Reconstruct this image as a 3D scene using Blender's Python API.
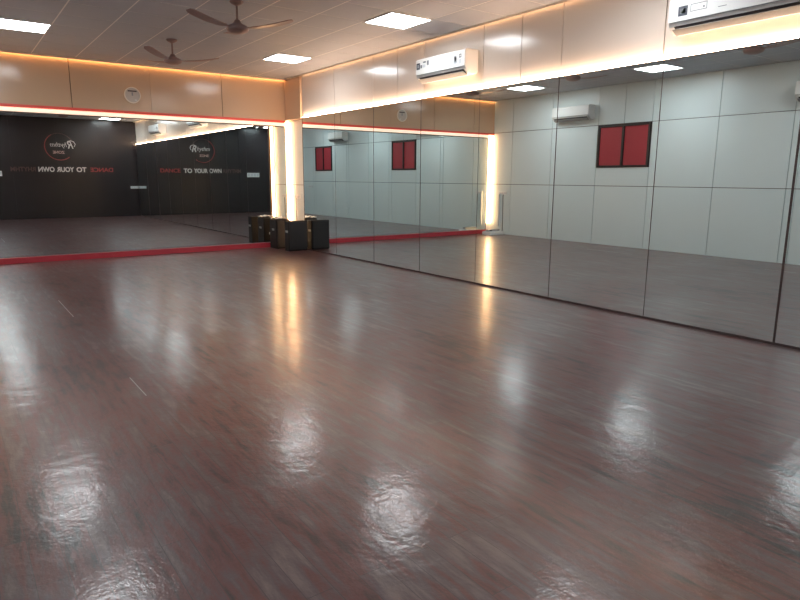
import bpy, bmesh, math, random
from mathutils import Matrix, Vector
random.seed(7)
for o in list(bpy.data.objects):
    bpy.data.objects.remove(o, do_unlink=True)
SC = bpy.context.scene
COL = SC.collection

# ------------------------------------------------------------------ camera, world, exposure
RX, RY = 0.12, 0.15           # backing of the right / back wall
W, D, H = 5.607, 11.70, 3.194  # left wall at x=-W, black wall at y=-D, ceiling at z=H
ZM = 2.435                     # top of the right mirror (8 ft)
cam_d = bpy.data.cameras.new('camera')
cam = bpy.data.objects.new('camera', cam_d)
COL.objects.link(cam)
PITCH, YAW, ROLL, FPX = 0.1944, 0.6251, 0.0046, 621.77
F = Vector((math.sin(YAW)*math.cos(PITCH), math.cos(YAW)*math.cos(PITCH), -math.sin(PITCH)))
Rv = Vector((math.cos(YAW), -math.sin(YAW), 0)); Uv = Rv.cross(F)
R2 = Rv*math.cos(ROLL)+Uv*math.sin(ROLL); U2 = -Rv*math.sin(ROLL)+Uv*math.cos(ROLL)
m = Matrix((R2, U2, -F)).transposed().to_4x4()
m.translation = Vector((-5.509, -11.427, 1.36))
cam.matrix_world = m
cam_d.sensor_width = 36; cam_d.lens = FPX*36/800
cam_d.clip_start = 0.02; cam_d.clip_end = 100
SC.camera = cam
wd = bpy.data.worlds.new('world'); SC.world = wd; wd.use_nodes = True
wd.node_tree.nodes['Background'].inputs[0].default_value = (0.05, 0.05, 0.055, 1)
wd.node_tree.nodes['Background'].inputs[1].default_value = 0.3
SC.view_settings.view_transform = 'Standard'; SC.view_settings.look = 'None'
SC.view_settings.gamma = 1; SC.view_settings.use_curve_mapping = False
SC.view_settings.exposure = 0.0
SC.cycles.max_bounces = 14; SC.cycles.glossy_bounces = 10; SC.cycles.diffuse_bounces = 5
PANEL_E = 25.0     # ceiling light radiance
LED_E = 16.0       # warm strips
WARM = (1.0, 0.53, 0.24)

# ------------------------------------------------------------------ materials
def srgb(r, g, b):
    f = lambda c: c/12.92 if c <= .04045 else ((c+.055)/1.055)**2.4
    return (f(r/255), f(g/255), f(b/255), 1)
def mat(name, col, rough=.5, metal=0, spec=.5, noise=0, nscale=8, bump=0, bscale=40):
    m = bpy.data.materials.new(name); m.use_nodes = True
    nt = m.node_tree; b = nt.nodes['Principled BSDF']
    b.inputs['Base Color'].default_value = col
    b.inputs['Roughness'].default_value = rough; b.inputs['Metallic'].default_value = metal
    b.inputs['Specular IOR Level'].default_value = spec
    tc = nt.nodes.new('ShaderNodeTexCoord')
    if noise:
        n = nt.nodes.new('ShaderNodeTexNoise'); n.inputs['Scale'].default_value = nscale
        n.inputs['Detail'].default_value = 4
        nt.links.new(tc.outputs['Object'], n.inputs['Vector'])
        r = nt.nodes.new('ShaderNodeMapRange'); r.inputs[3].default_value = 1-noise; r.inputs[4].default_value = 1+noise
        nt.links.new(n.outputs[0], r.inputs[0])
        x = nt.nodes.new('ShaderNodeMix'); x.data_type = 'RGBA'; x.blend_type = 'MULTIPLY'; x.inputs[0].default_value = 1
        x.inputs[6].default_value = col
        nt.links.new(r.outputs[0], x.inputs[7]); nt.links.new(x.outputs[2], b.inputs['Base Color'])
    if bump:
        n = nt.nodes.new('ShaderNodeTexNoise'); n.inputs['Scale'].default_value = bscale
        nt.links.new(tc.outputs['Object'], n.inputs['Vector'])
        bp = nt.nodes.new('ShaderNodeBump'); bp.inputs['Strength'].default_value = bump; bp.inputs['Distance'].default_value = .01
        nt.links.new(n.outputs[0], bp.inputs['Height']); nt.links.new(bp.outputs[0], b.inputs['Normal'])
    return m
def emit(name, col, s):
    m = bpy.data.materials.new(name); m.use_nodes = True
    b = m.node_tree.nodes['Principled BSDF']
    b.inputs['Base Color'].default_value = (.8, .8, .8, 1)
    b.inputs['Emission Color'].default_value = (*col, 1); b.inputs['Emission Strength'].default_value = s
    return m
M = {}
M['panel'] = mat('cladding_panel', srgb(210, 201, 192), .16, noise=.03, nscale=1.5, bump=.02, bscale=3)
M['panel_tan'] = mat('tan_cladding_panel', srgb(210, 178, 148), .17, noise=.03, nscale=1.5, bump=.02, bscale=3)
M['panel_matte'] = mat('cladding_panel_satin', srgb(212, 223, 224), .34, noise=.03, nscale=1.5)
M['groove'] = mat('dark_groove', srgb(62, 52, 48), .8)
M['black'] = mat('black_laminate', srgb(42, 37, 39), .27, spec=.45, noise=.12, nscale=2)
M['ceiling'] = mat('ceiling_tile', srgb(178, 182, 190), .55, noise=.04, nscale=3)
M['tgrid'] = mat('ceiling_grid_white', srgb(235, 232, 226), .4)
M['mirror'] = mat('mirror_silver', (.81, .885, .885, 1), 0.0, 1)
M['trim'] = mat('dark_trim', srgb(70, 56, 54), .4)
M['dark'] = mat('dark_bronze_frame', srgb(45, 38, 38), .4)
M['redband'] = mat('red_band', srgb(180, 60, 72), .35)
M['redtop'] = mat('red_trim', srgb(246, 96, 84), .4)
M['redpane'] = mat('red_film', srgb(166, 50, 60), .5, noise=.05)
M['white'] = mat('white_plastic', srgb(232, 232, 230), .35)
M['grey'] = mat('grey_plastic', srgb(150, 152, 152), .4)
M['vent'] = mat('dark_vent', srgb(52, 48, 52), .6)
M['fan'] = mat('fan_brown_metal', srgb(152, 128, 124), .38, metal=.2)
M['spk'] = mat('black_cabinet', srgb(40, 36, 36), .6, spec=.25, noise=.08, nscale=30)
M['grille'] = mat('speaker_grille', srgb(36, 33, 33), .6, bump=.4, bscale=220)
M['cloth'] = mat('white_cloth', srgb(226, 222, 214), .8, bump=.3, bscale=40)
M['cable'] = mat('black_cable', srgb(32, 28, 28), .5)
M['tletter'] = mat('white_lettering', srgb(225, 215, 212), .5)
M['rletter'] = mat('red_lettering', srgb(158, 48, 46), .5)
M['dletter'] = mat('dull_red_lettering', srgb(84, 52, 46), .5)
M['pletter'] = mat('pink_lettering', srgb(205, 165, 160), .5)
M['sticker'] = mat('label_grey', srgb(120, 124, 128), .5)
M['stickerdark'] = mat('label_dark', srgb(62, 66, 78), .5)
M['stickerpale'] = mat('label_pale', srgb(204, 208, 212), .5)
M['cornice'] = mat('cornice', srgb(238, 226, 208), .4)
M['light'] = emit('cool_diffuser', (.93, .97, 1.0), PANEL_E)
M['led'] = emit('warm_led', WARM, LED_E)
M['led_top'] = emit('warm_led_top', (1.0, .66, .43), LED_E*3.2)
M['led_cove'] = emit('warm_led_cove', (1.0, .50, .20), 10)
M['led_cove_soft'] = emit('warm_led_cove_soft', (1.0, .55, .28), 3)
M['led_band'] = emit('warm_led_band', (1.0, .66, .45), 1.15)

# floor: vinyl planks running along y
def floor_mat():
    m = bpy.data.materials.new('vinyl_plank_floor'); m.use_nodes = True
    nt = m.node_tree; N = nt.nodes; L = nt.links; b = N['Principled BSDF']
    tc = N.new('ShaderNodeTexCoord')
    mp = N.new('ShaderNodeMapping'); mp.inputs['Rotation'].default_value = (0, 0, math.pi/2)
    L.new(tc.outputs['Object'], mp.inputs[0])
    br = N.new('ShaderNodeTexBrick')
    br.inputs['Scale'].default_value = 1; br.inputs['Brick Width'].default_value = .92; br.inputs['Row Height'].default_value = .102
    br.inputs['Mortar Size'].default_value = .0016; br.inputs['Mortar Smooth'].default_value = .3; br.offset = .37
    br.inputs['Color1'].default_value = (0, 0, 0, 1); br.inputs['Color2'].default_value = (1, 1, 1, 1)
    br.inputs['Mortar'].default_value = (.5, .5, .5, 1)
    L.new(mp.outputs[0], br.inputs['Vector'])
    # grain, stretched along y
    mg = N.new('ShaderNodeMapping'); mg.inputs['Scale'].default_value = (14, 2.2, 1)
    L.new(tc.outputs['Object'], mg.inputs[0])
    g = N.new('ShaderNodeTexNoise'); g.inputs['Scale'].default_value = 1.4; g.inputs['Detail'].default_value = 7; g.inputs['Roughness'].default_value = .6
    L.new(mg.outputs[0], g.inputs['Vector'])
    c = N.new('ShaderNodeTexNoise'); c.inputs['Scale'].default_value = 1.1; c.inputs['Detail'].default_value = 3
    L.new(tc.outputs['Object'], c.inputs['Vector'])
    mx = N.new('ShaderNodeMath'); mx.operation = 'MULTIPLY_ADD'; mx.inputs[1].default_value = .10
    L.new(br.outputs['Color'], mx.inputs[0])
    ad = N.new('ShaderNodeMath'); ad.operation = 'MULTIPLY_ADD'; ad.inputs[1].default_value = .62
    L.new(g.outputs[0], ad.inputs[0])
    sc2 = N.new('ShaderNodeMath'); sc2.operation = 'MULTIPLY'; sc2.inputs[1].default_value = .34
    L.new(c.outputs[0], sc2.inputs[0]); L.new(sc2.outputs[0], ad.inputs[2])
    L.new(ad.outputs[0], mx.inputs[2])
    rp = N.new('ShaderNodeValToRGB')
    e = rp.color_ramp.elements
    e[0].position = .40; e[0].color = srgb(34, 26, 28)
    e[1].position = .68; e[1].color = srgb(104, 86, 84)
    k = e.new(.50); k.color = srgb(90, 44, 41)
    k = e.new(.58); k.color = srgb(78, 61, 62)
    L.new(mx.outputs[0], rp.inputs[0])
    dk = N.new('ShaderNodeMix'); dk.data_type = 'RGBA'; dk.inputs[7].default_value = srgb(58, 44, 43)
    L.new(br.outputs['Fac'], dk.inputs[0]); L.new(rp.outputs[0], dk.inputs[6])
    L.new(dk.outputs[2], b.inputs['Base Color'])
    # ripples in the sheen
    w1 = N.new('ShaderNodeTexNoise'); w1.inputs['Scale'].default_value = 5; w1.inputs['Detail'].default_value = 5; w1.inputs['Roughness'].default_value = .68
    L.new(tc.outputs['Object'], w1.inputs['Vector'])
    bp = N.new('ShaderNodeBump'); bp.inputs['Strength'].default_value = .5; bp.inputs['Distance'].default_value = .0075
    L.new(w1.outputs[0], bp.inputs['Height']); L.new(bp.outputs[0], b.inputs['Normal']); L.new(bp.outputs[0], b.inputs['Coat Normal'])
    b.inputs['Roughness'].default_value = .40
    w2 = N.new('ShaderNodeTexNoise'); w2.inputs['Scale'].default_value = 5; w2.inputs['Detail'].default_value = 4
    L.new(tc.outputs['Object'], w2.inputs['Vector'])
    rr = N.new('ShaderNodeMapRange'); rr.inputs[1].default_value = .35; rr.inputs[2].default_value = .65; rr.inputs[3].default_value = .10; rr.inputs[4].default_value = .19
    L.new(w2.outputs[0], rr.inputs[0]); L.new(rr.outputs[0], b.inputs['Coat Roughness'])
    b.inputs['Coat Weight'].default_value = .5; b.inputs['Coat IOR'].default_value = 1.5
    b.inputs['Specular IOR Level'].default_value = .5
    return m
M['floor'] = floor_mat()

# ------------------------------------------------------------------ helpers
class MB:
    """collects shapes for ONE mesh object"""
    def __init__(s): s.bm = bmesh.new(); s.mats = []
    def mi(s, m):
        if m not in s.mats: s.mats.append(m)
        return s.mats.index(m)
    def box(s, a, b, m, bev=0):
        x0, x1 = sorted((a[0], b[0])); y0, y1 = sorted((a[1], b[1])); z0, z1 = sorted((a[2], b[2]))
        r = bmesh.ops.create_cube(s.bm, size=1)
        for v in r['verts']:
            v.co = Vector((x0+(v.co.x+.5)*(x1-x0), y0+(v.co.y+.5)*(y1-y0), z0+(v.co.z+.5)*(z1-z0)))
        fs = {f for v in r['verts'] for f in v.link_faces}
        if bev:
            es = list({e for v in r['verts'] for e in v.link_edges})
            g = bmesh.ops.bevel(s.bm, geom=es, offset=bev, segments=2, affect='EDGES', profile=.6)
            fs = set(g['faces']) | {f for f in fs if f.is_valid}
        k = s.mi(m)
        for f in fs: f.material_index = k
        return s
    def prism(s, pts, y0, y1, m, smooth=False):     # profile in (x,z) extruded along y
        k = s.mi(m)
        a = [s.bm.verts.new((x, y0, z)) for x, z in pts]; b = [s.bm.verts.new((x, y1, z)) for x, z in pts]
        fs = [s.bm.faces.new(a), s.bm.faces.new(list(reversed(b)))]
        n = len(pts)
        for i in range(n):
            f = s.bm.faces.new((a[i], b[i], b[(i+1) % n], a[(i+1) % n])); f.smooth = smooth; fs.append(f)
        for f in fs: f.material_index = k
        return s
    def lathe(s, prof, m, c=(0, 0, 0), n=32):       # (r,z) profile around z
        k = s.mi(m); rings = []
        for r, z in prof:
            rings.append([s.bm.verts.new((c[0]+r*math.cos(2*math.pi*i/n), c[1]+r*math.sin(2*math.pi*i/n), c[2]+z)) for i in range(n)])
        for p, q in zip(rings, rings[1:]):
            for i in range(n):
                f = s.bm.faces.new((p[i], p[(i+1) % n], q[(i+1) % n], q[i])); f.smooth = True; f.material_index = k
        for rr in (rings[0], rings[-1]):
            f = s.bm.faces.new(rr); f.material_index = k
        return s
    def tube(s, pts, r, m, n=8):
        k = s.mi(m); pts = [Vector(p) for p in pts]; rings = []
        for i, p in enumerate(pts):
            d = (pts[min(i+1, len(pts)-1)]-pts[max(i-1, 0)]).normalized()
            u = d.orthogonal().normalized() if i == 0 else (pu-d*pu.dot(d)).normalized()
            pu = u; v = d.cross(u)
            rings.append([s.bm.verts.new(p+(u*math.cos(2*math.pi*j/n)+v*math.sin(2*math.pi*j/n))*r) for j in range(n)])
        for p, q in zip(rings, rings[1:]):
            for i in range(n):
                f = s.bm.faces.new((p[i], p[(i+1) % n], q[(i+1) % n], q[i])); f.smooth = True; f.material_index = k
        for rr in (rings[0], rings[-1]):
            f = s.bm.faces.new(rr); f.material_index = k
        return s
    def build(s, name, parent=None, loc=None, **tags):
        bmesh.ops.recalc_face_normals(s.bm, faces=s.bm.faces)
        me = bpy.data.meshes.new(name); s.bm.to_mesh(me); s.bm.free()
        for mm in s.mats: me.materials.append(mm)
        o = bpy.data.objects.new(name, me); COL.objects.link(o)
        if parent: o.parent = parent
        if loc: o.location = loc
        for k, v in tags.items(): o[k] = v
        return o
def thing(name, label, cat, loc=(0, 0, 0), rz=0, group=None):
    o = bpy.data.objects.new(name, None); COL.objects.link(o); o.empty_display_size = .1
    o.location = loc; o.rotation_euler = (0, 0, rz); o['label'] = label; o['category'] = cat
    if group: o['group'] = group
    return o
def copy_tree(o, parent=None):
    c = o.copy(); COL.objects.link(c); c.parent = parent
    for ch in [x for x in list(bpy.data.objects) if x.parent == o and x != c]: copy_tree(ch, c)
    return c
ST = dict(kind='structure')

# ------------------------------------------------------------------ structure
MB().box((-W-.1, -D-.1, -.1), (RX+.05, RY+.05, 0), M['floor']).build('floor', **ST)
# ceiling: 600 mm lay-in tiles with a white grid
c = MB(); c.box((-W-.1, -D-.1, H+.03), (RX+.05, RY+.05, H+.1), M['groove'])
LIGHTS = [(x, y) for y in (-2.0, -5.0, -8.0, -11.0) for x in (-.92, -4.52)]
gx = [x for x in [-.02-.6*k for k in range(-1, 11)]]; gy = [.10-.6*k for k in range(0, 21)]
cl = lambda v, a, b: max(a, min(b, v))
for i in range(len(gx)):
    for j in range(len(gy)):
        x0, x1 = gx[i]-.6, gx[i]; y0, y1 = gy[j]-.6, gy[j]
        cx, cy = (x0+x1)/2, (y0+y1)/2
        if any(abs(cx-lx) < .2 and abs(cy-ly) < .2 for lx, ly in LIGHTS): continue
        x0, x1 = cl(x0, -W, RX), cl(x1, -W, RX); y0, y1 = cl(y0, -D, RY), cl(y1, -D, RY)
        if x1-x0 < .05 or y1-y0 < .05: continue
        c.box((x0+.008, y0+.008, H), (x1-.008, y1-.008, H+.02), M['ceiling'])
for x in gx:
    if -W < x < RX: c.box((x-.009, -D, H+.001), (x+.009, RY, H+.015), M['tgrid'])
for y in gy:
    if -D < y < RY: c.box((-W, y-.005, H+.0015), (RX, y+.005, H+.0155), M['tgrid'])
c.build('ceiling', **ST)

# right wall: backing, upper cladding panels, recessed column of panels by the corner
w = MB(); w.box((RX, -D-.1, 0), (RX+.1, RY+.05, H+.03), M['groove'])
G = .0055
ys = [.15, -.645, -1.83, -3.03, -3.68, -4.32, -5.49, -6.12, -6.71, -7.91, -9.12, -10.3, -D]
for y1, y0 in zip(ys, ys[1:]):
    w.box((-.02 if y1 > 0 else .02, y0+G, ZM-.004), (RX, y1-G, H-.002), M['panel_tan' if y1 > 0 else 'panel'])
w.box((.09, -.68, 0), (RX, RY, 1.208), M['panel_matte']); w.box((.09, -.68, 1.216), (RX, RY, ZM-.01), M['panel_matte'])
w.box((.021, -D, 0), (RX, -.72, ZM-.01), M['groove'])      # substrate behind the mirrors
w.build('wall_right', **ST)
# back wall
w = MB(); w.box((-W-.1, RY, 0), (RX+.1, RY+.1, H+.03), M['groove'])
xs = [.12, -1.26, -2.5, -3.72, -4.94, -W]
for x1, x0 in zip(xs, xs[1:]):
    g = .0015 if abs(x1+2.5) < .01 else G
    g2 = .0015 if abs(x0+2.5) < .01 else G
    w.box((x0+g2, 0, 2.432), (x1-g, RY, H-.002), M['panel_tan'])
w.box((-W, .085, 0), (RX, RY, 2.432), M['panel_matte'])
w.build('wall_back', **ST)
MB().box((-W, -.05, H-.03), (-.02, -.04, H-.001), M['cornice']).build('trim_1', **ST)
led_coves = [((-W+.02, -.038, H-.012), (-.03, -.010, H-.004), 'long warm light strip hidden behind the lip at the top of the back wall'), ((-.018, -D+.05, H-.012), (.010, -.70, H-.004), 'long warm light strip hidden behind the lip at the top of the right wall')]
MB().box((-.03, -D, H-.024), (-.02, -.06, H-.001), M['cornice']).build('trim_2', **ST)
# left wall
WIN = [(-4.26, -3.05), (-9.11, -7.90)]
ZW0, ZW1 = 1.58, 2.425
w = MB(); w.box((-W-.12, -D-.1, 0), (-W-.03, RY+.05, H+.03), M['groove'])
ly = [.15, -.62, -1.82, -1.95, -3.04, -4.27, -4.41, -5.555, -6.77, -6.91, -7.89, -9.12, -9.26, -10.45, -11.6, -D]
for y1, y0 in zip(ly, ly[1:]):
    win = any(abs(y0-a) < .03 for a, b in WIN)
    pm = M['panel_matte']
    w.box((-W-.03, y0+G, 0), (-W, y1-G, 1.21-G), pm)
    if win:
        w.box((-W-.03, y0+G, 1.21+G), (-W, y1-G, ZW0), pm)
        ym = (y0+y1)/2
        w.box((-W-.03, y0+G, 2.435+G), (-W, ym-G, H), pm); w.box((-W-.03, ym+G, 2.435+G), (-W, y1-G, H), pm)
    else:
        w.box((-W-.03, y0+G, 1.21+G), (-W, y1-G, 2.435-G), pm)
        w.box((-W-.03, y0+G, 2.435+G), (-W, y1-G, H), pm)
w.build('wall_left', **ST)
# black wall behind the camera
w = MB(); w.box((-W-.1, -D-.1, 0), (RX+.1, -D-.012, H+.03), M['vent'])
bx = [.02, -1.22, -2.44, -3.72, -4.9, -W]
for x1, x0 in zip(bx, bx[1:]):
    w.box((x0+.002, -D-.012, .0), (x1-.002, -D, H), M['black'])
w.build('wall_front', **ST)
# windows
for i, (a, b) in enumerate(WIN):
    f = MB(); t = .045; x0, x1 = -W-.03, -W+.018
    a += .012; b -= .012
    f.box((x0, a, ZW0), (x1, b, ZW0+t), M['dark'], .004).box((x0, a, ZW1-t), (x1, b, ZW1), M['dark'], .004)
    f.box((x0, a, ZW0+t), (x1, a+t, ZW1-t), M['dark'], .004).box((x0, b-t, ZW0+t), (x1, b, ZW1-t), M['dark'], .004)
    mid = (a+b)/2
    f.box((x0, mid-.025, ZW0+t), (x1+.006, mid+.025, ZW1-t), M['dark'], .004)
    wo = f.build('window_%d' % (i+1), **ST)
    for p0, p1 in ((a+t, mid-.025), (mid+.025, b-t)):
        MB().box((-W-.025, p0-.005, ZW0+t-.005), (-W-.004, p1+.005, ZW1-t+.005), M['redpane']).build('window_pane', wo)
# red ledge under the back mirror, red strip above it
MB().box((-W, 0, 0), (0, .085, .088), M['redband'], .004).build('baseboard_back', **ST)
MB().box((-W, -.004, 2.392), (-.02, .085, 2.4315), M['redtop']).build('trim_3', **ST)

# ------------------------------------------------------------------ mirrors
BX0 = -5.47
o = thing('wall_mirror', 'wide back wall mirror standing on the red ledge, reflecting the black wall', 'mirror', ((BX0)/2, .07, .088))
h0, h1 = .088, 2.325
dx = BX0/2
MB().box((BX0+.012-dx, -.01, 0.012), (-.006-dx, .012, h1-h0-.012), M['mirror']).build('mirror_glass', o)
MB().box((BX0-dx, -.014, 0), (BX0+.016-dx, .014, h1-h0), M['trim']).box((-.008-dx, -.014, 0), (0-dx, .014, h1-h0), M['trim'])\
    .box((BX0+.016-dx, -.014, h1-h0-.014), (-.008-dx, .014, h1-h0), M['trim']).build('mirror_frame', o)
seams = [-.700, -1.90, -3.10, -4.30, -5.49, -6.73, -7.95, -9.17, -10.39, -11.61]
sw = [.02, .002, .006, .007, .002, .008, .006, .018, .012, .01]
mlab = ['first mirror panel on the right wall, beside the warm lit corner and the black speakers',
        'second mirror panel from the corner, between the speakers and the air conditioner',
        'third mirror panel from the corner, reflecting the nearer small red window and pale round disc',
        'fourth mirror panel from the corner, directly under the whole air conditioner',
        'fifth mirror panel from the corner, reflecting the bright vertical light strip',
        'sixth mirror panel from the corner, reflecting the large red window and air conditioner',
        'seventh mirror panel on the right wall, reflecting plain grey wall panels',
        'eighth mirror panel at the right edge of the picture, past the thick dark joint',
        'last mirror panel on the right wall, nearest the black wall']
for i in range(9):
    y1, y0 = seams[i], seams[i+1]; a = sw[i]/2 if i else .014; b = sw[i+1]/2
    yc = (y0+y1)/2; L = (y1-y0)/2
    o = thing('mirror_panel', mlab[i], 'mirror', (0, yc, 0), group='mirror panels on the right wall')
    MB().box((-.02, -L+b, .022), (.02, L-a, ZM-.012), M['mirror']).build('mirror_glass', o)
    t = MB().box((-.024, -L, 0), (.02, L, .022), M['trim']).box((-.024, -L, ZM-.012), (.02, L, ZM), M['trim'])
    t.box((-.022, -L, .022), (.02, -L+b, ZM-.012), M['trim']).box((-.022, L-a, .022), (.02, L, ZM-.012), M['trim'])
    t.build('mirror_frame', o)

# ------------------------------------------------------------------ LED strips
def led(name, label, a, b, m, cat='light strip', ch=None):
    o = MB().box(a, b, m).build(name, label=label, category=cat)
    return o
led('led_strip', 'vertical warm light strip in the corner recess, between the far mirror and the outlet panel', (.004, .06, .01), (.088, .084, 2.41), M['led'])
led('led_strip', 'vertical warm light strip on the far left end edge of the right wall mirror', (.022, -.699, .01), (.075, -.684, 2.41), M['led'])
led('led_strip', 'vertical warm light strip at the left end of the back mirror, by the left wall', (-W+.004, .03, .25), (BX0-.02, .084, 2.38), M['led'])
led('led_strip', 'long warm light strip glowing along the top of the right wall mirrors', (-.016, -D+.02, ZM+.001), (.016, -.70, ZM+.009), M['led_top'])
led('led_strip', 'long warm light strip under the red trim above the back mirror', (-W+.15, .03, 2.335), (-.01, .08, 2.388), M['led_band'])

for (a_, b_, l_), m_ in zip(led_coves, ('led_cove', 'led_cove_soft')): led('led_strip', l_, a_, b_, M[m_])
# ------------------------------------------------------------------ ceiling lights
LL = ['square ceiling light in the far right corner, over the speakers',
      'square ceiling light at the top left, nearest the back mirror',
      'brightest square ceiling light, left of the small air conditioner',
      'square ceiling light in the second row, on the left wall side',
      'square ceiling light in the third row, by the right wall mirrors',
      'square ceiling light in the third row, on the left wall side',
      'square ceiling light in the row by the black wall, on the mirror side',
      'square ceiling light in the row by the black wall, on the window side']
proto = None
for (x, y), lab in zip(LIGHTS, LL):
    if proto is None:
        o = thing('ceiling_light', lab, 'ceiling light', (x, y, H), group='square ceiling lights')
        f = MB()
        for s in (-1, 1):
            f.box((s*.28, -.296, -.012), (s*.296, .296, .012), M['tgrid']); f.box((-.28, s*.28, -.012), (.28, s*.296, .012), M['tgrid'])
        f.build('light_frame', o)
        MB().box((-.28, -.28, -.006), (.28, .28, .006), M['light']).build('diffuser', o)
        proto = o
    else:
        o = copy_tree(proto); o.location = (x, y, H); o['label'] = lab

# ------------------------------------------------------------------ ceiling fans
def make_fan(loc, lab):
    o = thing('ceiling_fan', lab, 'ceiling fan', loc, math.radians(-17), group='brown ceiling fans')
    MB().lathe([(.02, -.002), (.07, -.002), (.075, -.012), (.055, -.03), (.022, -.045), (.012, -.05)], M['fan']).build('canopy', o)
    MB().lathe([(.012, -.045), (.012, -.22)], M['fan'], n=16).build('downrod', o)
    MB().lathe([(.014, -.185), (.03, -.195), (.036, -.215), (.06, -.235), (.095, -.25), (.115, -.265), (.12, -.285), (.105, -.305), (.06, -.322), (.02, -.327)], M['fan']).build('motor', o)
    for k in range(3):
        b = MB(); bm = b.bm; mi = b.mi(M['fan']); prev = None
        n = 14
        for i in range(n+1):
            t = i/n; r = .11+.50*t
            wdt = (.022 if t < .14 else .05+.018*math.sin((t-.14)/.86*math.pi*.8)) if t < .97 else .035
            z = -.272+.065*t*t
            tw = .04
            ring = [bm.verts.new((r, s*wdt, z+s*wdt*tw+dz)) for s, dz in ((-1, -.003), (1, -.003), (1, .003), (-1, .003))]
            if prev:
                for j in range(4): bm.faces.new((prev[j], prev[(j+1) % 4], ring[(j+1) % 4], ring[j])).material_index = mi
            else: bm.faces.new(ring)
            prev = ring
        bm.faces.new(prev)
        bl = b.build('blade', o); bl.rotation_euler = (0, 0, math.radians(120*k))
    return o
f1 = make_fan((-2.78, -2.3, H), 'brown ceiling fan farthest away, close to the back wall')
f2 = copy_tree(f1); f2.location = (-2.78, -4.65, H); f2.rotation_euler[2] = math.radians(-42); f2['label'] = 'brown ceiling fan at the top of the picture, nearer than the other visible one'
f3 = copy_tree(f1); f3.location = (-2.78, -7.4, H); f3.rotation_euler[2] = .5; f3['label'] = 'brown ceiling fan nearest the black wall, seen only in the mirror'

# ------------------------------------------------------------------ air conditioners  (local: +x out of the wall, length along y, z up from bottom)
def make_ac(name, label, loc, L, rz=0, stickers=()):
    o = thing(name, label, 'air conditioner', loc, rz, group='white wall air conditioners')
    h = L/2
    prof = [(0, .03), (.03, .008), (.115, .0), (.135, .012), (.19, .055), (.205, .075), (.212, .095), (.214, .26), (.205, .281), (.18, .292), (0, .292)]
    MB().prism(prof, -h, h, M['white']).build('body', o)
    MB().box((.208, -h+.004, .088), (.219, h-.004, .27), M['white'], .004).build('front_panel', o)
    # outlet slot with louvre
    v = MB().prism([(.128, .004), (.196, .056), (.200, .052), (.134, .0)], -h+.05, h-.05, M['vent']).build('air_outlet', o)
    MB().prism([(.138, -.010), (.205, .030), (.207, .026), (.140, -.014)], -h+.04, h-.04, M['grey']).build('louvre', o)
    MB().box((.2132, -h+.006, .0815), (.2165, h-.006, .0865), M['sticker']).build('panel_joint', o)
    for i, (a, b, z0, z1, mm, q) in enumerate(stickers):
        MB().box((.2188, a, z0), (.2202, b, z1), M[mm]).build('sticker', o)
    return o
# right wall: local +x must point to world -x  -> rz = pi ; local y flips (local +y = world -y = toward the camera)
st1 = [(-.475, -.40, .155, .235, 'stickerdark', 0), (-.455, -.42, .175, .215, 'stickerpale', 0), (-.39, -.355, .165, .205, 'sticker', 0), (-.335, -.275, .225, .245, 'sticker', 0), (-.345, -.285, .17, .205, 'stickerpale', 0), (-.25, -.215, .19, .245, 'sticker', 0),
       (.285, .355, .13, .235, 'stickerpale', 0), (.30, .335, .15, .215, 'sticker', 0), (.385, .43, .19, .235, 'sticker', 0), (.397, .418, .202, .223, 'white', 0), (.385, .43, .12, .175, 'stickerpale', 0)]
make_ac('air_conditioner', 'whole white air conditioner with stickers above the mirror, right of the ceiling light', (.02, -4.90, 2.62), .99, math.pi, st1)
st2 = [(-.47, -.385, .125, .205, 'stickerdark', 0), (-.455, -.40, .145, .185, 'sticker', 0),
       (-.36, -.355, .145, .205, 'sticker', 0), (-.22, -.215, .145, .205, 'sticker', 0), (-.355, -.22, .20, .205, 'sticker', 0), (-.355, -.22, .145, .15, 'sticker', 0), (-.25, -.235, .16, .175, 'sticker', 0),
       (-.12, -.05, .135, .14, 'sticker', 0)]
ac2 = make_ac('air_conditioner', 'big white air conditioner cut off at the top right corner of the picture', (.02, -8.63, 2.61), 1.12, math.pi, st2)
MB().lathe([(.001, 0), (.014, 0), (.014, .02), (.001, .02)], M['vent'], (.0, 0, 0), 16).build('sensor_knob', ac2, (.17, .49, .028))
make_ac('air_conditioner', 'white air conditioner left of the reflected red window, seen in the right mirror', (-W, -2.46, 2.56), .96, 0)
make_ac('air_conditioner', 'white air conditioner on the left wall, reflected at the right edge of the mirror', (-W, -7.30, 2.56), .96, 0)

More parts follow.
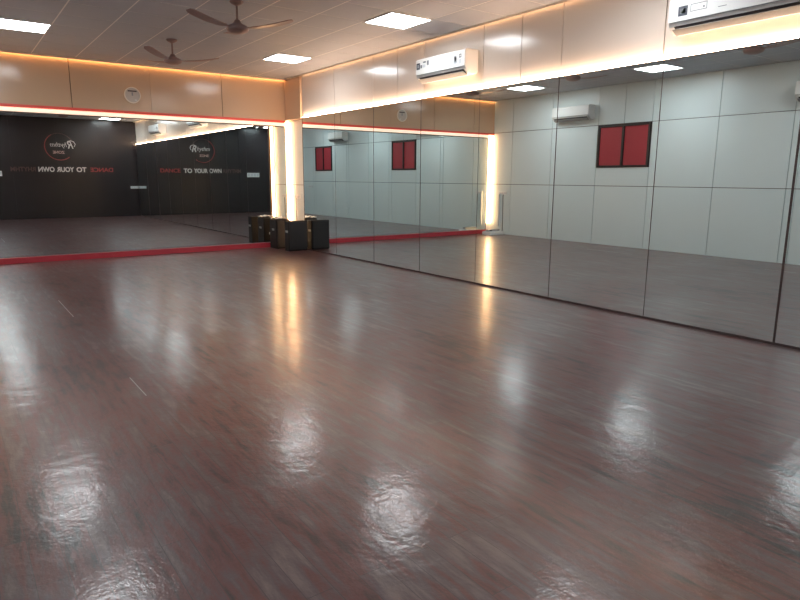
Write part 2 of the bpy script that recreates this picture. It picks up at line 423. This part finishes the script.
# ------------------------------------------------------------------ writing on the black wall
DEP = bpy.context.evaluated_depsgraph_get
def text_mesh(body, size, shear=0, space=1.0, bold=0):
    cu = bpy.data.curves.new('txt', 'FONT'); cu.body = body; cu.size = size; cu.shear = shear; cu.space_character = space
    cu.extrude = .004; cu.offset = bold; cu.align_x = 'LEFT'
    ob = bpy.data.objects.new('txt', cu); COL.objects.link(ob)
    bpy.context.view_layer.update()
    me = bpy.data.meshes.new_from_object(ob.evaluated_get(DEP()))
    bpy.data.objects.remove(ob, do_unlink=True)
    xs_ = [v.co.x for v in me.vertices]; zs_ = [v.co.y for v in me.vertices]
    return me, min(xs_), max(xs_), min(zs_), max(zs_)
ROT = Matrix(((-1, 0, 0), (0, 0, 1), (0, 1, 0))).to_4x4()      # reads correctly for someone facing the black wall
def word(body, x_start, x_end, z0, z1, m, parent, name='lettering', shear=0, bold=0, label=None):
    me, a, b, c_, d = text_mesh(body, .2, shear, 1.0, bold)
    sx = abs(x_end-x_start)/(b-a); sz = (z1-z0)/(d-c_)
    for v in me.vertices:
        x = (v.co.x-a)*sx; y = (v.co.y-c_)*sz; z = v.co.z
        v.co = Vector((x_start-x, z+.004, z0+y))
    me.materials.clear(); me.materials.append(m)
    bm = bmesh.new(); bm.from_mesh(me); bmesh.ops.recalc_face_normals(bm, faces=bm.faces); bm.to_mesh(me); bm.free()
    o = bpy.data.objects.new(name, me); COL.objects.link(o); o.parent = parent
    if label: o['label'] = label
    return o
YB = -D
slog = thing('wall_lettering', 'red and white capitals reading DANCE TO YOUR OWN RHYTHM on the black wall', 'lettering', (-.06, YB, 0))
word('DANCE', -.74, -1.44, 1.50, 1.64, M['rletter'], slog, bold=.004, label='red letters DANCE')
word('TO', -1.56, -1.86, 1.49, 1.65, M['tletter'], slog, bold=.006, label='white letters TO')
word('YOUR', -1.93, -2.44, 1.49, 1.65, M['tletter'], slog, bold=.006, label='white letters YOUR')
word('OWN', -2.50, -2.96, 1.49, 1.65, M['tletter'], slog, bold=.006, label='white letters OWN')
word('RHYTHM', -3.03, -3.72, 1.50, 1.64, M['dletter'], slog, bold=.004, label='dull red letters RHYTHM')
logo = thing('wall_logo', 'round logo with a red ring and white slanted script on the black wall', 'logo', (0, YB, 0))
cx, cz, rr = -2.36, 2.29, .42
def arc(a0, a1, r, n=40): return [(cx-r*math.cos(math.radians(a0+(a1-a0)*i/n)), .006, cz+r*math.sin(math.radians(a0+(a1-a0)*i/n))) for i in range(n+1)]
MB().tube(arc(-130, 60, rr), .012, M['rletter'], 6).build('ring', logo)
MB().tube(arc(60, 170, rr), .010, M['dletter'], 6).build('ring', logo, label='dark red upper arc of the ring')
word('R', -1.95, -2.13, 2.24, 2.47, M['tletter'], logo, shear=.35, bold=.002)
MB().tube([(-1.93, .006, 2.30), (-1.89, .006, 2.38), (-1.93, .006, 2.46), (-2.02, .006, 2.49), (-2.12, .006, 2.46)], .012, M['tletter'], 6).build('swash', logo)
word('hythm', -2.14, -2.62, 2.24, 2.43, M['tletter'], logo, shear=.3)
word('ZONE', -2.22, -2.56, 2.07, 2.16, M['pletter'], logo, bold=.003)

# ------------------------------------------------------------------ switch plates, outlets
def plate(name, label, loc, rz, w, h, n, cat='switchboard'):
    o = thing(name, label, cat, loc, rz)
    MB().box((0, -w/2, -h/2), (.012, w/2, h/2), M['white'], .003).build('cover_plate', o)
    for i in range(n):
        y = -w/2+w*(i+.5)/n
        MB().box((.011, y-w/n*.36, -h*.3), (.017, y+w/n*.36, h*.3), M['stickerpale'], .002).build('switch', o)
    return o
plate('switch_board', 'large white switch board on the black wall, right of the lettering', (-4.27, YB, 1.43), math.pi/2, .50, .16, 4)
plate('switch_board', 'small white outlet plate on the black wall near the mirror corner', (-.15, YB, .985), math.pi/2, .26, .08, 3, 'outlet')
plate('switch_board', 'white switch plate on the left wall beyond the farther red window', (-W, -9.5, 1.02), 0, .30, .11, 3)
o1 = plate('power_outlet', 'white outlet plate low on the lit corner column above the speakers', (.09, -.22, .985), math.pi, .24, .07, 3, 'outlet')
o2 = plate('power_outlet', 'white outlet plate on the left wall beside the warm strip, seen in the mirror', (-W, -.36, 1.0), 0, .26, .07, 3, 'outlet')
MB().tube([(.072, -.20, .96), (.066, -.20, .93), (.07, -.185, .7), (.075, -.19, .4), (.07, -.2, .05), (.06, -.24, .008)], .006, M['cable']).build(
    'power_cable', label='black cable hanging from the outlet on the lit corner column', category='cable')
MB().tube([(-W+.02, -.40, .96), (-W+.028, -.40, .93), (-W+.02, -.405, .5), (-W+.025, -.41, .05), (-W+.06, -.43, .008)], .008, M['cable']).build(
    'power_cable', label='black cable hanging down the left wall beside the floor box, seen in the mirror', category='cable')
MB().box((-W, -.275, .18), (-W+.03, -.235, .98), M['stickerpale'], .004).build('cable_conduit', label='pale vertical conduit on the left wall under the outlet', category='conduit')
b = thing('floor_box', 'white low plastic box on the floor at the left wall corner, seen in the mirror', 'box', (-W+.3, -.36, 0))
MB().box((-.22, -.16, 0), (.22, .14, .075), M['white'], .01).build('body', b)
MB().box((-.2, -.14, .075), (.2, .12, .085), M['stickerpale'], .003).build('lid', b)
b = thing('power_strip', 'grey power strip lying on the white floor box', 'power strip', (-W+.3, -.36, .085))
MB().box((-.19, -.05, 0), (.19, .05, .045), M['grey'], .008).build('body', b)
MB().box((.08, -.054, .006), (.15, -.05, .036), M['cable']).build('adapter', b)
# small sconce-like sensor on the edge beside the mirror
MB().box((.07, -.676, 1.58), (.09, -.64, 1.66), M['white'], .004).build('wall_sensor', label='tiny white sensor on the lit column beside the mirror edge', category='sensor')
# round emblem on the upper back wall
e = thing('round_wall_clock', 'round pale clock-like disc on the upper back wall above the mirror', 'clock', (-2.80, 0, 2.69))
def ring_y(r0, r1, y0, y1, m, n=40):
    b = MB(); k = b.mi(m); bm = b.bm; R = []
    for i in range(n):
        a = 2*math.pi*i/n; ca, sa = math.cos(a), math.sin(a)
        R.append([bm.verts.new((r*ca, y, r*sa)) for r, y in ((r0, y0), (r1, y0), (r1, y1), (r0, y1))])
    for i in range(n):
        p, q = R[i], R[(i+1) % n]
        for j in range(4): bm.faces.new((p[j], p[(j+1) % 4], q[(j+1) % 4], q[j])).material_index = k
    return b
ring_y(.115, .13, -.025, 0, M['cornice']).build('rim', e)
face = ring_y(.001, .114, -.012, 0, M['panel']).build('face', e)
MB().box((-.07, -.018, .055), (.07, -.012, .075), M['trim'], .002).build('upper_mark', e)
MB().box((-.012, -.018, -.01), (.012, -.012, .045), M['grey'], .002).build('hand', e)
MB().box((.03, -.018, -.085), (.065, -.012, -.07), M['white'], .002).build('lower_mark', e)

# ------------------------------------------------------------------ speakers in the corner
def speaker(name, label, x0, x1, y0, y1, h, n=1):
    o = thing(name, label, 'speaker', ((x0+x1)/2, (y0+y1)/2, 0), group='black speakers in the corner')
    a, d = (x1-x0)/2, (y1-y0)/2
    MB().box((-a, -d+.02, .004), (a, d, h), M['spk'], .012).build('cabinet', o)
    MB().box((-a+.02, -d, .035), (a-.02, -d+.022, h-.02), M['grille'], .008).build('grille', o)
    for sx in (-1, 1):
        for sy in (-1, 1):
            MB().lathe([(.02, 0), (.022, .005)], M['cable'], (sx*(a-.04), sy*(d-.04), 0), 12).build('foot', o)
    for sx in (-1, 1):
        MB().box((sx*a-.004, -.05, h*.62), (sx*a+.004, .05, h*.69), M['grey'], .003).build('handle', o)
    MB().box((-.035, d-.001, h*.42), (.035, d+.003, h*.5), M['stickerpale'], .001).build('badge', o)
    return o
speaker('floor_speaker', 'front black floor speaker right against the right wall mirror', -.45, -.065, -.91, -.72, .56)
speaker('floor_speaker', 'black speaker nearer the red ledge, with a white cloth on top', -.46, -.17, -.40, -.08, .56)
# crumpled cloth on the left speaker
b = MB(); bm = b.bm; k = b.mi(M['cloth']); n = 14; V = {}
for i in range(n+1):
    for j in range(n+1):
        u, v = i/n-.5, j/n-.5
        z = .028*abs(math.sin(u*9+v*5))*(1-2*abs(u)*.6)+.018*abs(math.cos(v*11-u*4))+.006
        for s, dz in ((0, 0), (1, -.005)):
            V[i, j, s] = bm.verts.new((u*.25+.012*math.sin(j), v*.26+.012*math.sin(i*1.3), z+dz))
for i in range(n):
    for j in range(n):
        bm.faces.new((V[i, j, 0], V[i+1, j, 0], V[i+1, j+1, 0], V[i, j+1, 0])).smooth = True
        bm.faces.new((V[i, j, 1], V[i, j+1, 1], V[i+1, j+1, 1], V[i+1, j, 1])).smooth = True
for i in range(n):
    for (p, q) in (((i, 0), (i+1, 0)), ((i+1, n), (i, n)), ((0, i+1), (0, i)), ((n, i), (n, i+1))):
        bm.faces.new((V[(*p, 0)], V[(*p, 1)], V[(*q, 1)], V[(*q, 0)]))
b.build('crumpled_cloth', None, (-.33, -.25, .562), label='white crumpled cloth lying on top of the left black speaker', category='cloth')

# short pale tape marks on the floor
for y0, y1, lab in ((-4.70, -3.70, 'short thin pale line on the floor at the left, farther from the camera'), (-7.46, -7.02, 'short thin pale line on the floor at the left, nearer the camera')):
    MB().box((-.003, (y0-y1)/2, 0), (.003, (y1-y0)/2, .0015), M['grey']).build('tape_mark', None, (-4.62, (y0+y1)/2, 0), label=lab, category='tape')
